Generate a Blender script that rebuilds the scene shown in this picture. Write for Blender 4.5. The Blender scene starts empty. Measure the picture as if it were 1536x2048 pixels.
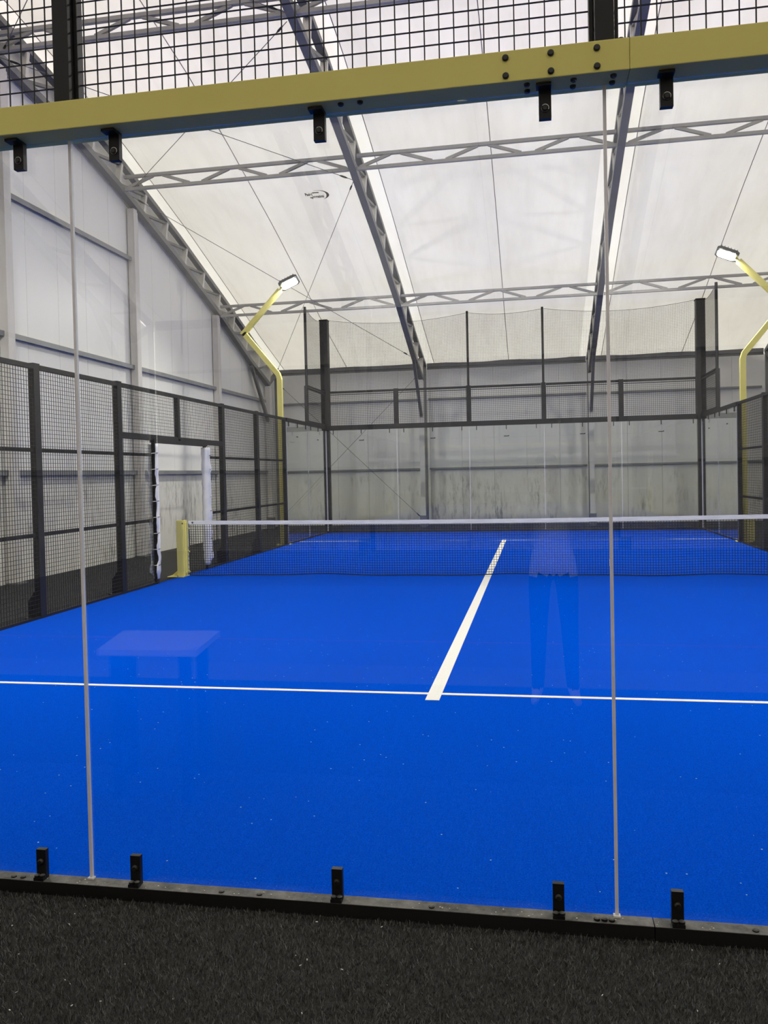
import bpy, math, random
import numpy as np
from mathutils import Vector, Matrix
random.seed(7)
rng = np.random.default_rng(7)
S = bpy.context.scene
C = S.collection

# ------------------------------------------------------------------ camera
CAM = (0.745, -3.014, 1.607)
YAW, PITCH, ROLL = math.radians(10.57), math.radians(-1.32), math.radians(-1.25)
FPX, PPX, PPY = 1682.9, -10.9, -36.1          # focal length and principal point offset, pixels of 1536x2048
cd = bpy.data.cameras.new('camera')
cam = bpy.data.objects.new('camera', cd); C.objects.link(cam)
cd.sensor_fit = 'VERTICAL'; cd.sensor_height = 36.0
cd.lens = FPX / 2048 * 36.0
cd.shift_x = -PPX / 2048; cd.shift_y = PPY / 2048
cd.clip_start = 0.05; cd.clip_end = 300
fw = Vector((-math.sin(YAW)*math.cos(PITCH), math.cos(YAW)*math.cos(PITCH), math.sin(PITCH)))
rt = Vector((math.cos(YAW), math.sin(YAW), 0)); up = rt.cross(fw)
r2 = math.cos(ROLL)*rt + math.sin(ROLL)*up; u2 = -math.sin(ROLL)*rt + math.cos(ROLL)*up
cam.matrix_world = Matrix(((r2.x, u2.x, -fw.x, CAM[0]), (r2.y, u2.y, -fw.y, CAM[1]), (r2.z, u2.z, -fw.z, CAM[2]), (0, 0, 0, 1)))
S.camera = cam

# ------------------------------------------------------------------ sky: plain overcast, brighter towards the zenith
SKY = 9.0
w = bpy.data.worlds.new('overcast_sky'); S.world = w; w.use_nodes = True
nt = w.node_tree; nt.nodes.clear()
o_ = nt.nodes.new('ShaderNodeOutputWorld'); bg = nt.nodes.new('ShaderNodeBackground')
tc = nt.nodes.new('ShaderNodeTexCoord'); sp = nt.nodes.new('ShaderNodeSeparateXYZ')
mr = nt.nodes.new('ShaderNodeMapRange'); mr.inputs[3].default_value = 1/3; mr.inputs[4].default_value = 1.0
mu = nt.nodes.new('ShaderNodeMath'); mu.operation = 'MULTIPLY'; mu.inputs[1].default_value = SKY
nt.links.new(tc.outputs['Generated'], sp.inputs[0]); nt.links.new(sp.outputs[2], mr.inputs[0])
nt.links.new(mr.outputs[0], mu.inputs[0]); nt.links.new(mu.outputs[0], bg.inputs[1])
bg.inputs[0].default_value = (1.0, 0.950, 0.855, 1); nt.links.new(bg.outputs[0], o_.inputs[0])

LAMP = 600.0
S.view_settings.view_transform = 'Standard'; S.view_settings.look = 'None'
S.view_settings.gamma = 1.0; S.view_settings.use_curve_mapping = False
S.view_settings.exposure = 0.84
S.cycles.max_bounces = 8; S.cycles.diffuse_bounces = 4; S.cycles.glossy_bounces = 3; S.cycles.use_adaptive_sampling = True; S.cycles.adaptive_threshold = 0.015
S.cycles.transmission_bounces = 8; S.cycles.transparent_max_bounces = 24
S.cycles.caustics_reflective = False; S.cycles.caustics_refractive = False
S.cycles.sample_clamp_indirect = 6.0

# ------------------------------------------------------------------ materials
def lin(r, g, b):
    f = lambda c: (c/12.92 if c <= .04045 else ((c+.055)/1.055)**2.4)
    return tuple(f(c/255) for c in (r, g, b))
class NT:
    def __init__(s, name):
        s.m = bpy.data.materials.new(name); s.m.use_nodes = True; s.t = s.m.node_tree; s.t.nodes.clear()
        s.out = s.n('ShaderNodeOutputMaterial')
    def n(s, t, **k):
        x = s.t.nodes.new(t)
        for a, b in k.items(): setattr(x, a, b)
        return x
    def l(s, a, b): s.t.links.new(a, b)
    def mix(s, fac, a, b, mode='MIX'):
        x = s.n('ShaderNodeMix', data_type='RGBA', blend_type=mode)
        for sock, v in ((x.inputs[0], fac), (x.inputs[6], a), (x.inputs[7], b)):
            if hasattr(v, 'links'): s.l(v, sock)
            elif isinstance(v, (int, float)): sock.default_value = v
            else: sock.default_value = (*v[:3], 1)
        return x.outputs[2]
    def noise(s, scale, detail=3, rough=.5, stretch=(1, 1, 1), src='pos'):
        if src == 'pos': c = s.n('ShaderNodeNewGeometry').outputs['Position']
        else: c = s.n('ShaderNodeTexCoord').outputs['Object']
        mp = s.n('ShaderNodeMapping'); mp.inputs['Scale'].default_value = stretch; s.l(c, mp.inputs[0])
        x = s.n('ShaderNodeTexNoise'); x.inputs['Scale'].default_value = scale; x.inputs['Detail'].default_value = detail
        x.inputs['Roughness'].default_value = rough; s.l(mp.outputs[0], x.inputs['Vector']); return x.outputs[0]
    def ramp(s, fac, a, b, ca=(0, 0, 0), cb=(1, 1, 1)):
        x = s.n('ShaderNodeValToRGB'); e = x.color_ramp.elements
        e[0].position = a; e[1].position = b; e[0].color = (*ca, 1); e[1].color = (*cb, 1); s.l(fac, x.inputs[0]); return x.outputs[0]
    def principled(s, col, rough=.5, metal=0, spec=.5, bump=None, bstr=.2, bdist=.01):
        p = s.n('ShaderNodeBsdfPrincipled')
        if hasattr(col, 'links'): s.l(col, p.inputs['Base Color'])
        else: p.inputs['Base Color'].default_value = (*col, 1)
        if hasattr(rough, 'links'): s.l(rough, p.inputs['Roughness'])
        else: p.inputs['Roughness'].default_value = rough
        p.inputs['Metallic'].default_value = metal; p.inputs['Specular IOR Level'].default_value = spec
        if bump is not None:
            b = s.n('ShaderNodeBump'); b.inputs['Strength'].default_value = bstr; b.inputs['Distance'].default_value = bdist
            s.l(bump, b.inputs['Height']); s.l(b.outputs[0], p.inputs['Normal'])
        s.l(p.outputs[0], s.out.inputs[0]); return p

def worn(name, col, dark, rough=.5, metal=0, scale=3, amt=.5, spec=.5, stretch=(1, 1, 1)):
    t = NT(name); f = t.ramp(t.noise(scale, 5, .6, stretch), .35, .75)
    x = t.n('ShaderNodeMath', operation='MULTIPLY'); t.l(f, x.inputs[0]); x.inputs[1].default_value = amt
    t.principled(t.mix(x.outputs[0], col, dark), rough, metal, spec); return t.m

M = {}
M['yellow'] = worn('yellow_paint', (.78, .71, .225), (.73, .655, .20), .6, 0, 2.5, .6, .15)
M['black'] = worn('black_steel', (.009, .0095, .011), (.015, .015, .017), .5, 0, 6, .6, .3)
M['blackmatt'] = worn('black_bracket', (.006, .006, .007), (.012, .012, .012), .5, 0, 20, .6, .3)
M['bolt'] = worn('bolt_steel', (.35, .35, .35), (.18, .18, .18), .3, 1, 60, .5)
M['darkbolt'] = worn('dark_bolt', (.012, .012, .012), (.03, .03, .03), .5, 0, 60, .5)
M['truss'] = worn('galvanised_truss', (.16, .16, .165), (.10, .10, .105), .5, .1, 4, .7)
M['trusslight'] = worn('galvanised_strut', (.66, .64, .60), (.48, .46, .43), .5, .1, 4, .6)
M['purlin'] = worn('galvanised_purlin', (.36, .35, .335), (.25, .24, .23), .55, 0, 2.5, .7)
M['column'] = worn('painted_column', (.66, .64, .61), (.48, .45, .43), .55, 0, 3, .7, .4, (1, 1, .35))
M['girt'] = worn('steel_girt', (.26, .265, .275), (.20, .20, .21), .5, .1, 4, .6)
M['cable'] = worn('steel_cable', (.16, .155, .15), (.1, .1, .1), .5, .4, 20, .5)
M['silicone'] = worn('silicone_joint', (.86, .84, .88), (.72, .70, .74), .35, 0, 8, .7)
M['white_cloth'] = worn('white_vinyl', (.80, .80, .82), (.66, .65, .64), .5, 0, 9, .6)
M['tape'] = worn('net_tape', (.80, .80, .80), (.42, .42, .44), .7, 0, 14, .7, .3, (.25, 1, 5))
M['net'] = worn('net_twine', (.010, .010, .012), (.02, .02, .02), .8, 0, 30, .5, .2)
M['cord'] = worn('white_cord', (.72, .72, .70), (.5, .5, .48), .8, 0, 30, .5, .2)
def rail_mat():
    t = NT('dusty_black_rail'); nz_ = t.n('ShaderNodeSeparateXYZ'); t.l(t.n('ShaderNodeNewGeometry').outputs['Normal'], nz_.inputs[0])
    k = t.n('ShaderNodeMath', operation='MULTIPLY'); t.l(nz_.outputs[2], k.inputs[0]); t.l(t.ramp(t.noise(12, 6, .65), .25, .75), k.inputs[1]); k.use_clamp = True
    t.principled(t.mix(k.outputs[0], (.009, .009, .009), (.20, .195, .18)), .6, 0, .25); return t.m
M['rail'] = rail_mat()
M['mark'] = worn('black_print', (.008, .008, .008), (.02, .02, .02), .6, 0, 30, .5, .2)
M['seam'] = worn('seam_thread', (.40, .34, .30), (.34, .28, .24), .8, 0, 3, .6, .2)
M['crumb'] = worn('pale_crumb', (.75, .72, .66), (.5, .5, .45), .8, 0, 90, .5, .2)
M['housing'] = worn('lamp_housing', (.05, .055, .06), (.09, .09, .09), .45, .3, 12, .5)
M['hallfloor'] = worn('pale_sports_floor', (.17, .18, .21), (.13, .135, .16), .5, 0, .8, .6)
M['hallfloor2'] = worn('grey_sports_floor', (.10, .10, .12), (.075, .075, .09), .5, 0, .8, .6)
M['redline'] = worn('red_floor_line', (.45, .05, .06), (.35, .05, .06), .6, 0, 9, .5)
M['laminate'] = worn('white_laminate', (.70, .69, .74), (.62, .60, .68), .4, 0, 3, .5)
M['line'] = worn('white_turf_line', (.80, .79, .75), (.66, .66, .63), .9, 0, 60, .6, .1)

# insulated wall panels: pale grey, rain streaks and black grime near the bottom
def wall_mat():
    t = NT('wall_panel_paint')
    big = t.ramp(t.noise(.7, 4, .5, (1, 1, .4)), .3, .7)
    col = t.mix(big, (.84, .83, .805), (.77, .76, .735))
    pos = t.n('ShaderNodeSeparateXYZ'); t.l(t.n('ShaderNodeNewGeometry').outputs['Position'], pos.inputs[0])
    lo = t.n('ShaderNodeMapRange'); lo.inputs[1].default_value = 1.75; lo.inputs[2].default_value = 1.45
    t.l(pos.outputs[2], lo.inputs[0])
    patch = t.ramp(t.noise(.9, 3, .6, (1, 1, .6)), .44, .64)
    streak = t.ramp(t.noise(9, 7, .75, (1, 1, .22)), .47, .64)
    m1 = t.n('ShaderNodeMath', operation='MULTIPLY'); t.l(streak, m1.inputs[0]); t.l(patch, m1.inputs[1])
    m2 = t.n('ShaderNodeMath', operation='MULTIPLY'); t.l(m1.outputs[0], m2.inputs[0]); t.l(lo.outputs[0], m2.inputs[1])
    m3 = t.n('ShaderNodeMath', operation='MULTIPLY'); t.l(m2.outputs[0], m3.inputs[0]); m3.inputs[1].default_value = .78
    warm = t.n('ShaderNodeMath', operation='MULTIPLY'); t.l(lo.outputs[0], warm.inputs[0]); warm.inputs[1].default_value = .55
    col = t.mix(warm.outputs[0], col, (.75, .725, .65))
    col = t.mix(m3.outputs[0], col, (.07, .065, .055))
    t.principled(col, .45, 0, .4); return t.m
M['wall'] = wall_mat()

# translucent roof fabric with faint dirt clouds
def fabric(name, trans, refl):
    t = NT(name)
    d = t.ramp(t.noise(.45, 5, .6, (1.6, .5, .5)), .35, .72)
    d2 = t.ramp(t.noise(2.2, 4, .6, (2.0, .35, .35)), .45, .8)
    k = t.mix(d, (1, 1, 1), (.87, .855, .835)); k = t.mix(d2, k, t.mix(1.0, k, (.93, .925, .92), 'MULTIPLY'))
    a = t.n('ShaderNodeBsdfTranslucent'); b = t.n('ShaderNodeBsdfDiffuse')
    t.l(t.mix(1.0, k, trans, 'MULTIPLY'), a.inputs[0]); t.l(t.mix(1.0, k, refl, 'MULTIPLY'), b.inputs[0])
    s = t.n('ShaderNodeAddShader'); t.l(a.outputs[0], s.inputs[0]); t.l(b.outputs[0], s.inputs[1]); t.l(s.outputs[0], t.out.inputs[0])
    return t.m
M['fabric'] = fabric('roof_fabric', (.0605, .0582, .0543), (.74, .73, .71))
M['fabric2'] = fabric('roof_fabric_strip', (.078, .0757, .072), (.78, .775, .76))

# clear tempered glass: straight-through transmission and a Schlick reflection on each face
def glass_mat():
    t = NT('clear_glass')
    lw = t.n('ShaderNodeLayerWeight'); lw.inputs[0].default_value = .5
    p5 = t.n('ShaderNodeMath', operation='POWER'); p5.inputs[1].default_value = 5; t.l(lw.outputs['Facing'], p5.inputs[0])
    f = t.n('ShaderNodeMath', operation='MULTIPLY_ADD'); f.inputs[1].default_value = .96; f.inputs[2].default_value = .04; t.l(p5.outputs[0], f.inputs[0])
    tr = t.n('ShaderNodeBsdfTransparent'); tr.inputs[0].default_value = (.948, .967, .96, 1)
    gl = t.n('ShaderNodeBsdfGlossy'); gl.inputs['Roughness'].default_value = .0; gl.inputs[0].default_value = (1, 1, 1, 1)
    mx = t.n('ShaderNodeMixShader'); t.l(f.outputs[0], mx.inputs[0]); t.l(tr.outputs[0], mx.inputs[1]); t.l(gl.outputs[0], mx.inputs[2])
    t.l(mx.outputs[0], t.out.inputs[0]); return t.m
M['glass'] = glass_mat()

def turf_mat():
    t = NT('blue_turf')
    fine = t.noise(130, 3, .7); mid = t.noise(30, 4, .65); big = t.noise(.8, 3, .5, (1, .4, 1))
    c = t.mix(t.ramp(fine, .3, .7), (.0, .042, .385), (.0, .098, .76))
    c = t.mix(t.ramp(mid, .35, .7), c, t.mix(1.0, c, (.82, .86, .88), 'MULTIPLY'))
    c = t.mix(t.ramp(big, .3, .7), c, t.mix(1.0, c, (.85, .92, .95), 'MULTIPLY'))
    v = t.n('ShaderNodeTexVoronoi'); v.inputs['Scale'].default_value = 26; t.l(t.n('ShaderNodeNewGeometry').outputs['Position'], v.inputs['Vector'])
    sp_ = t.ramp(v.outputs['Distance'], .085, .11, (1, 1, 1), (0, 0, 0))
    pick = t.n('ShaderNodeSeparateColor'); t.l(v.outputs['Color'], pick.inputs[0])
    gt = t.n('ShaderNodeMath', operation='GREATER_THAN'); t.l(pick.outputs[0], gt.inputs[0]); gt.inputs[1].default_value = .93
    mm = t.n('ShaderNodeMath', operation='MULTIPLY'); t.l(sp_, mm.inputs[0]); t.l(gt.outputs[0], mm.inputs[1])
    c = t.mix(mm.outputs[0], c, (.55, .60, .70))
    t.principled(c, .95, 0, .0, bump=fine, bstr=.5, bdist=.004); return t.m
M['turf'] = turf_mat()

def carpet_mat():
    t = NT('charcoal_carpet')
    c = t.mix(t.ramp(t.noise(160, 3, .6), .3, .7), (.016, .016, .016), (.05, .05, .048))
    t.principled(c, .95, 0, .1, bump=t.noise(160, 3, .6), bstr=.5, bdist=.006); return t.m
M['carpet'] = carpet_mat()
def pile_mat():
    t = NT('carpet_fibre')
    a = t.n('ShaderNodeAttribute', attribute_name='shade')
    c = t.mix(a.outputs['Fac'], (.042, .042, .042), (.21, .21, .205))
    t.principled(c, .8, 0, .2); return t.m
M['pile'] = pile_mat()
def emit_mat():
    t = NT('led_lens'); e = t.n('ShaderNodeEmission'); e.inputs[0].default_value = (1, .95, .875, 1); e.inputs[1].default_value = LAMP
    t.l(e.outputs[0], t.out.inputs[0]); return t.m
M['led'] = emit_mat()

# ------------------------------------------------------------------ mesh helpers
WLOC = {}
class MB:
    def __init__(s): s.v = []; s.f = []
    def hexa(s, p):                      # 8 points: bottom loop 0-3, top loop 4-7
        n = len(s.v); s.v += [tuple(q) for q in p]
        s.f += [tuple(n+i for i in q) for q in ((3, 2, 1, 0), (4, 5, 6, 7), (0, 1, 5, 4), (1, 2, 6, 5), (2, 3, 7, 6), (3, 0, 4, 7))]; return s
    def box(s, lo, hi):
        (a, b, c), (d, e, f) = lo, hi
        return s.hexa([(a, b, c), (d, b, c), (d, e, c), (a, e, c), (a, b, f), (d, b, f), (d, e, f), (a, e, f)])
    def cbox(s, c, size):
        return s.box([c[i]-size[i]/2 for i in range(3)], [c[i]+size[i]/2 for i in range(3)])
    def bar(s, p0, p1, wd, ht, side=(1, 0, 0)):   # rectangular bar; wd along side, ht across
        p0, p1 = Vector(p0), Vector(p1); d = (p1-p0).normalized(); a = Vector(side); a = (a-d*a.dot(d)).normalized(); b = d.cross(a)
        a *= wd/2; b *= ht/2
        return s.hexa([p0-a-b, p0+a-b, p0+a+b, p0-a+b, p1-a-b, p1+a-b, p1+a+b, p1-a+b])
    def path(s, pts, wd, ht, side=(1, 0, 0)):     # continuous rectangular bar along a polyline
        pts = [Vector(p) for p in pts]; n0 = len(s.v); L = []
        for i, p in enumerate(pts):
            d = (pts[min(i+1, len(pts)-1)]-pts[max(i-1, 0)]).normalized(); a = Vector(side); a = (a-d*a.dot(d)).normalized(); b = d.cross(a)
            L.append([p-a*wd/2-b*ht/2, p+a*wd/2-b*ht/2, p+a*wd/2+b*ht/2, p-a*wd/2+b*ht/2])
        for l in L: s.v += [tuple(q) for q in l]
        for i in range(len(L)-1):
            for k in range(4):
                a, b = n0+i*4+k, n0+i*4+(k+1) % 4; s.f.append((a, b, b+4, a+4))
        s.f.append((n0+3, n0+2, n0+1, n0)); e = n0+(len(L)-1)*4; s.f.append((e, e+1, e+2, e+3)); return s
    def tube(s, pts, r, k=6, closed_ends=True):
        pts = [Vector(p) for p in pts]; n0 = len(s.v)
        rr = r if hasattr(r, '__len__') else [r]*len(pts)
        for i, p in enumerate(pts):
            d = (pts[min(i+1, len(pts)-1)]-pts[max(i-1, 0)]).normalized()
            a = d.cross(Vector((0, 0, 1)) if abs(d.z) < .9 else Vector((1, 0, 0))).normalized(); b = d.cross(a)
            for j in range(k):
                q = p + (a*math.cos(2*math.pi*j/k) + b*math.sin(2*math.pi*j/k))*rr[i]; s.v.append(tuple(q))
        for i in range(len(pts)-1):
            for j in range(k):
                a, b = n0+i*k+j, n0+i*k+(j+1) % k; s.f.append((a, b, b+k, a+k))
        if closed_ends:
            s.f.append(tuple(n0+j for j in reversed(range(k)))); e = n0+(len(pts)-1)*k; s.f.append(tuple(e+j for j in range(k)))
        return s
    def prism(s, poly, h, axis):         # polygon of 3-D points extruded by vector
        n = len(s.v); m = len(poly); hv = Vector(h)
        s.v += [tuple(p) for p in poly] + [tuple(Vector(p)+hv) for p in poly]
        s.f.append(tuple(n+i for i in reversed(range(m)))); s.f.append(tuple(n+m+i for i in range(m)))
        for i in range(m):
            j = (i+1) % m; s.f.append((n+i, n+j, n+m+j, n+m+i))
        return s
    def wire(s, p0, p1, t, a, b):        # open four-sided wire, a and b unit axes across it
        n = len(s.v); h = t/2; a = Vector(a)*h; b = Vector(b)*h
        for p in (Vector(p0), Vector(p1)): s.v += [tuple(p-a-b), tuple(p+a-b), tuple(p+a+b), tuple(p-a+b)]
        for k in range(4): s.f.append((n+k, n+(k+1) % 4, n+4+(k+1) % 4, n+4+k))
        return s
    def data(s, name, mat):
        me = bpy.data.meshes.new(name); me.from_pydata(s.v, [], s.f); me.materials.append(mat if not isinstance(mat, str) else M[mat]); me.update()
        return me
def link(name, me, parent=None, loc=(0, 0, 0), bev=0, smooth=False):
    o = bpy.data.objects.new(name, me); C.objects.link(o); o.location = loc; WLOC[o.name] = Vector(loc)
    if parent is not None:
        o.parent = parent; o.matrix_parent_inverse = Matrix.Translation(-WLOC[parent.name])
    if bev:
        m = o.modifiers.new('bevel', 'BEVEL'); m.width = bev; m.segments = 2; m.limit_method = 'ANGLE'
    if smooth and me is not None:
        for p in me.polygons: p.use_smooth = True
    return o
def obj(name, mb, mat, parent=None, loc=(0, 0, 0), bev=0, smooth=False):
    return link(name, mb.data(name, mat), parent, loc, bev, smooth)
def tag(o, label=None, cat=None, group=None, kind=None):
    for k, v in (('label', label), ('category', cat), ('group', group), ('kind', kind)):
        if v: o[k] = v
    return o
def thing(name, loc, label=None, cat=None, group=None, kind=None):
    return tag(link(name, None, None, loc), label, cat, group, kind)

# ------------------------------------------------------------------ hall dimensions
XL, XR, YF, YN, RIDGE = -7.55, 7.55, 23.6, -14.6, 4.5
TX = [-7.42, -2.6, 2.38, 7.42]                                  # truss planes
PT = ([4.5, 7, 9, 11, 13, 15.7, 18.5, 20.9, 23.2], [9.3, 9.15, 8.9, 8.55, 8.05, 7.3, 6.42, 5.62, 4.95])
PB = ([4.5, 7, 8.9, 11, 13, 15.6, 18.2, 20.7, 22.3], [8.65, 8.5, 8.3, 7.98, 7.5, 6.78, 5.95, 5.0, 4.5])
def fold(y): return RIDGE + abs(y-RIDGE)
ztop = lambda y: float(np.interp(fold(y), *PT))
zbot = lambda y: float(np.interp(fold(y), *PB))
zroof = lambda y: float(np.interp(fold(y), PT[0]+[23.75], PT[1]+[4.80])) + .12
YS = sorted(set(PT[0] + [9 - 2 - v + 0 for v in []] + [2*RIDGE - v for v in PT[0]] + [23.75, 2*RIDGE-23.75]))

# ------------------------------------------------------------------ ground
fl = tag(obj('floor', MB().box((XL-.3, YN-.3, -.2), (XR+.3, YF+.3, -.012)), 'carpet'), 'charcoal carpet around the court', kind='structure')
court = tag(obj('floor_court', MB().box((-5.03, .012, -.011), (5.03, 19.985, 0)), 'turf'), 'blue artificial turf of the padel court', kind='structure')
LZ = .0025
hallf = tag(obj('floor_hall', MB().box((XL, YN, -.0119), (XR, -3.35, -.008)), 'hallfloor2'), 'pale sports floor behind the photographer', kind='structure')
for lo, hi, mt in (((-7, -3.95, -.0079), (7, -3.35, -.0075), 'hallfloor'), ((-7, -5.0, -.0079), (7, -4.95, -.007), 'redline')): obj('court_line', MB().box(lo, hi), mt, hallf)
for nm, lo, hi in (('service_line', (-4.97, 3.025, 0.0003), (4.97, 3.075, LZ)), ('service_line', (-4.97, 16.925, 0.0003), (4.97, 16.975, LZ)),
                   ('centre_line', (-.05, 2.87, 0.0003), (.05, 9.985, LZ+.0015)), ('centre_line', (-.05, 10.015, 0.0003), (.05, 17.13, LZ+.0015))):
    obj(nm, MB().box(lo, hi), 'line', court)

# carpet fibres in front of the base rail
def pile():
    n = 170000
    x = rng.uniform(-2.3, 2.9, n); y = rng.uniform(-1.35, -.062, n)
    L = rng.uniform(.010, .019, n); a = rng.uniform(0, 2*np.pi, n); lean = rng.uniform(.1, .95, n)
    wdt = rng.uniform(.0009, .0017, n)
    base = np.stack([x, y, np.full(n, -.0125)], 1)
    dirv = np.stack([np.cos(a)*lean, np.sin(a)*lean, np.ones(n)], 1); dirv /= np.linalg.norm(dirv, axis=1)[:, None]
    b2 = a + rng.uniform(0, np.pi, n); side = np.stack([np.cos(b2), np.sin(b2), np.zeros(n)], 1)*wdt[:, None]
    tip = base + dirv*L[:, None]
    V = np.stack([base-side, base+side, tip+side*.6, tip-side*.6], 1).reshape(-1, 3)
    me = bpy.data.meshes.new('carpet_pile'); me.vertices.add(4*n); me.vertices.foreach_set('co', V.ravel())
    me.loops.add(4*n); me.loops.foreach_set('vertex_index', np.arange(4*n)); me.polygons.add(n)
    me.polygons.foreach_set('loop_start', np.arange(n)*4); me.update(calc_edges=True); me.validate()
    at = me.attributes.new('shade', 'FLOAT', 'POINT'); at.data.foreach_set('value', np.repeat(rng.uniform(0, 1, n)**1.6, 4).astype(np.float32))
    me.materials.append(M['pile'])
    return tag(link('carpet_pile', me, fl), 'short charcoal carpet fibres', kind='stuff')
pile()

# ------------------------------------------------------------------ walls
def wall_panel(poly, h, parent): return obj('wall_panel', MB().prism(poly, h, 0), 'wall', parent)
def gable(name, x, sgn, label):
    e = thing(name, (x, RIDGE, 0), label, kind='structure')
    y = 9.81 - .95*25
    while y < YF:
        a, b = max(y+.003, YN), min(y+.947, YF)
        if b > a+.05:
            poly = [(x, a, -.012), (x, b, -.012), (x, b, zroof(b)-.03)]
            for q in sorted([q for q in YS if a < q < b], reverse=True): poly.append((x, q, zroof(q)-.03))
            poly.append((x, a, zroof(a)-.03))
            wall_panel(poly, (-sgn*.1, 0, 0), e)
        y += .95
    obj('backing', MB().prism([(x-sgn*.1, YN, -.012), (x-sgn*.1, YF, -.012), (x-sgn*.1, YF, zroof(YF)-.04)] + [(x-sgn*.1, q, zroof(q)-.04) for q in sorted(YS, reverse=True) if YN < q < YF] + [(x-sgn*.1, YN, zroof(YN)-.04)], (-sgn*.05, 0, 0), 0), 'wall', e)
    ys = [-12.9, -8.6, -4.3, .1, 4.6, 9.1, 13.5, 18.1, 22.25]
    for z in (1.75, 3.95, 6.2):
        for a, b in zip(ys[:-1], ys[1:]):
            if min(zbot(a), zbot(b)) > z+.1:
                g = MB().box((min(x, x+sgn*.10), a+.07, z), (max(x, x+sgn*.10), b-.07, z+.055)).box((min(x+sgn*.09, x+sgn*.1), a+.07, z-.03), (max(x+sgn*.09, x+sgn*.1), b-.07, z))
                obj('girt', g, 'girt', e)
    for y in ys[:-1]:
        c = MB().box((min(x+sgn*.02, x+sgn*.17), y-.075, -.012), (max(x+sgn*.02, x+sgn*.17), y+.075, zbot(y)-.10))
        c.box((min(x+sgn*.165, x+sgn*.178), y-.09, -.012), (max(x+sgn*.165, x+sgn*.178), y+.09, zbot(y)-.16))
        k = obj('column', c, 'column', e)
        obj('base_plate', MB().box((min(x+sgn*.02, x+sgn*.24), y-.13, -.012), (max(x+sgn*.02, x+sgn*.24), y+.13, .01)), 'truss', k)
    return e
gable('wall_left', XL, 1, 'tall pale panelled gable wall on the left')
gable('wall_right', XR, -1, 'tall pale panelled gable wall on the right')
def eave_wall(name, y, sgn, label):
    e = thing(name, (0, y, 0), label, kind='structure')
    x = XL
    while x < XR-.02:
        b = min(x+1.0067, XR)
        wall_panel([(x+.003, y, -.012), (b-.003, y, -.012), (b-.003, y, zroof(y)-.006), (x+.003, y, zroof(y)-.006)], (0, sgn*.1, 0), e); x += 1.0067
    obj('backing', MB().box((XL, min(y+sgn*.1, y+sgn*.15), -.012), (XR, max(y+sgn*.1, y+sgn*.15), 4.915)), 'wall', e)
    for z in (1.73, 3.93):
        for a, b in zip(TX[:-1], TX[1:]):
            obj('girt', MB().box((a+.06, min(y, y-sgn*.1), z), (b-.06, max(y, y-sgn*.1), z+.055)), 'girt', e)
    for a, b in zip(TX[:-1], TX[1:]):
        yy = y-sgn*.32
        obj('eave_beam', MB().box((a+.07, yy-.05, 4.93), (b-.07, yy+.05, 5.05)).box((a+.07, yy-.02, 4.86), (b-.07, yy+.02, 4.93)), 'truss', e)
    return e
eave_wall('wall_back', YF, 1, 'low pale panelled wall behind the far end of the court')
eave_wall('wall_front', YN, -1, 'panelled wall behind the photographer')

# ------------------------------------------------------------------ roof membrane
ceil = thing('ceiling', (0, RIDGE, 9.4), 'white translucent fabric roof with sewn seams', kind='structure')
edges = [XL-.1, -7.16, -5.1, -2.86, -2.3, 0.0, 2.12, 2.76, 5.08, 7.12, XR+.1]
fy = np.concatenate([np.linspace(2*RIDGE-23.75, RIDGE, 40), np.linspace(RIDGE, 23.75, 60)[1:]])
for i, (a, b) in enumerate(zip(edges[:-1], edges[1:])):
    nx = 9; v = []; f = []
    for y in fy:
        for k in range(nx):
            t = k/(nx-1); sag = -.035*math.sin(math.pi*t)*(b-a > 1)
            sag += .012*math.sin(y*1.7+a*3+t*5)*math.sin(math.pi*t)*(b-a > 1)
            v.append((a+(b-a)*t, y, zroof(y)+sag))
    for r in range(len(fy)-1):
        for k in range(nx-1): n = r*nx+k; f.append((n, n+1, n+nx+1, n+nx))
    mb = MB(); mb.v = v; mb.f = f
    obj('fabric_panel', mb, 'fabric2' if b-a < 1 else 'fabric', ceil, smooth=True)
for x in edges[1:-1]:
    if x in (-2.86, 2.12, 7.12): continue
    obj('seam', MB().path([(x, y, zroof(y)-.008) for y in fy], .015, .004), 'seam', ceil)

# printed maker's mark on the fabric: small lettering and a tapering black arc
LOGO_Y = 14.70
sl = Vector((0, -1, (ztop(LOGO_Y-.5)-ztop(LOGO_Y+.5)))).normalized(); nrm = Vector((1, 0, 0)).cross(sl)
LO = Vector((-3.76, LOGO_Y, zroof(LOGO_Y)-.055))
def onroof(u, v): return LO + Vector((1, 0, 0))*u + sl*v
arc = MB(); A = []; B = []
for k in range(25):
    t = k/24; ang = math.radians(100 - 165*t); th = .055*math.sin(math.pi*t**1.5)**1.4 + .004
    c_, s_ = math.cos(ang), math.sin(ang)
    A.append(onroof(.0+.26*c_, .175*s_)); B.append(onroof(.0+(.26-th)*c_, (.175-th*.7)*s_))
arc.prism(A+B[::-1], nrm*.002, 0); obj('printed_arc', arc, 'mark', ceil)
def word(txt, u, v, size, stretch=1.0):
    cu = bpy.data.curves.new('t', 'FONT'); cu.body = txt; cu.size = size; cu.extrude = .001; cu.offset = .0035
    to = bpy.data.objects.new('t', cu); C.objects.link(to); bpy.context.view_layer.update()
    me = bpy.data.meshes.new_from_object(to.evaluated_get(bpy.context.evaluated_depsgraph_get())); bpy.data.objects.remove(to)
    for q in me.vertices:
        p = onroof(u+q.co.x*stretch, v+q.co.y) + nrm*q.co.z; q.co = p
    me.name = 'printed_word'; me.materials.clear(); me.materials.append(M['mark']); link('printed_word', me, ceil)
word('Padel', -.26, .0, .135, .55); word('International', -.115, -.095, .135, .36); word('eng', -.18, -.10, .09, .5)
word('====', -.09, .055, .10, .62)

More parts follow.
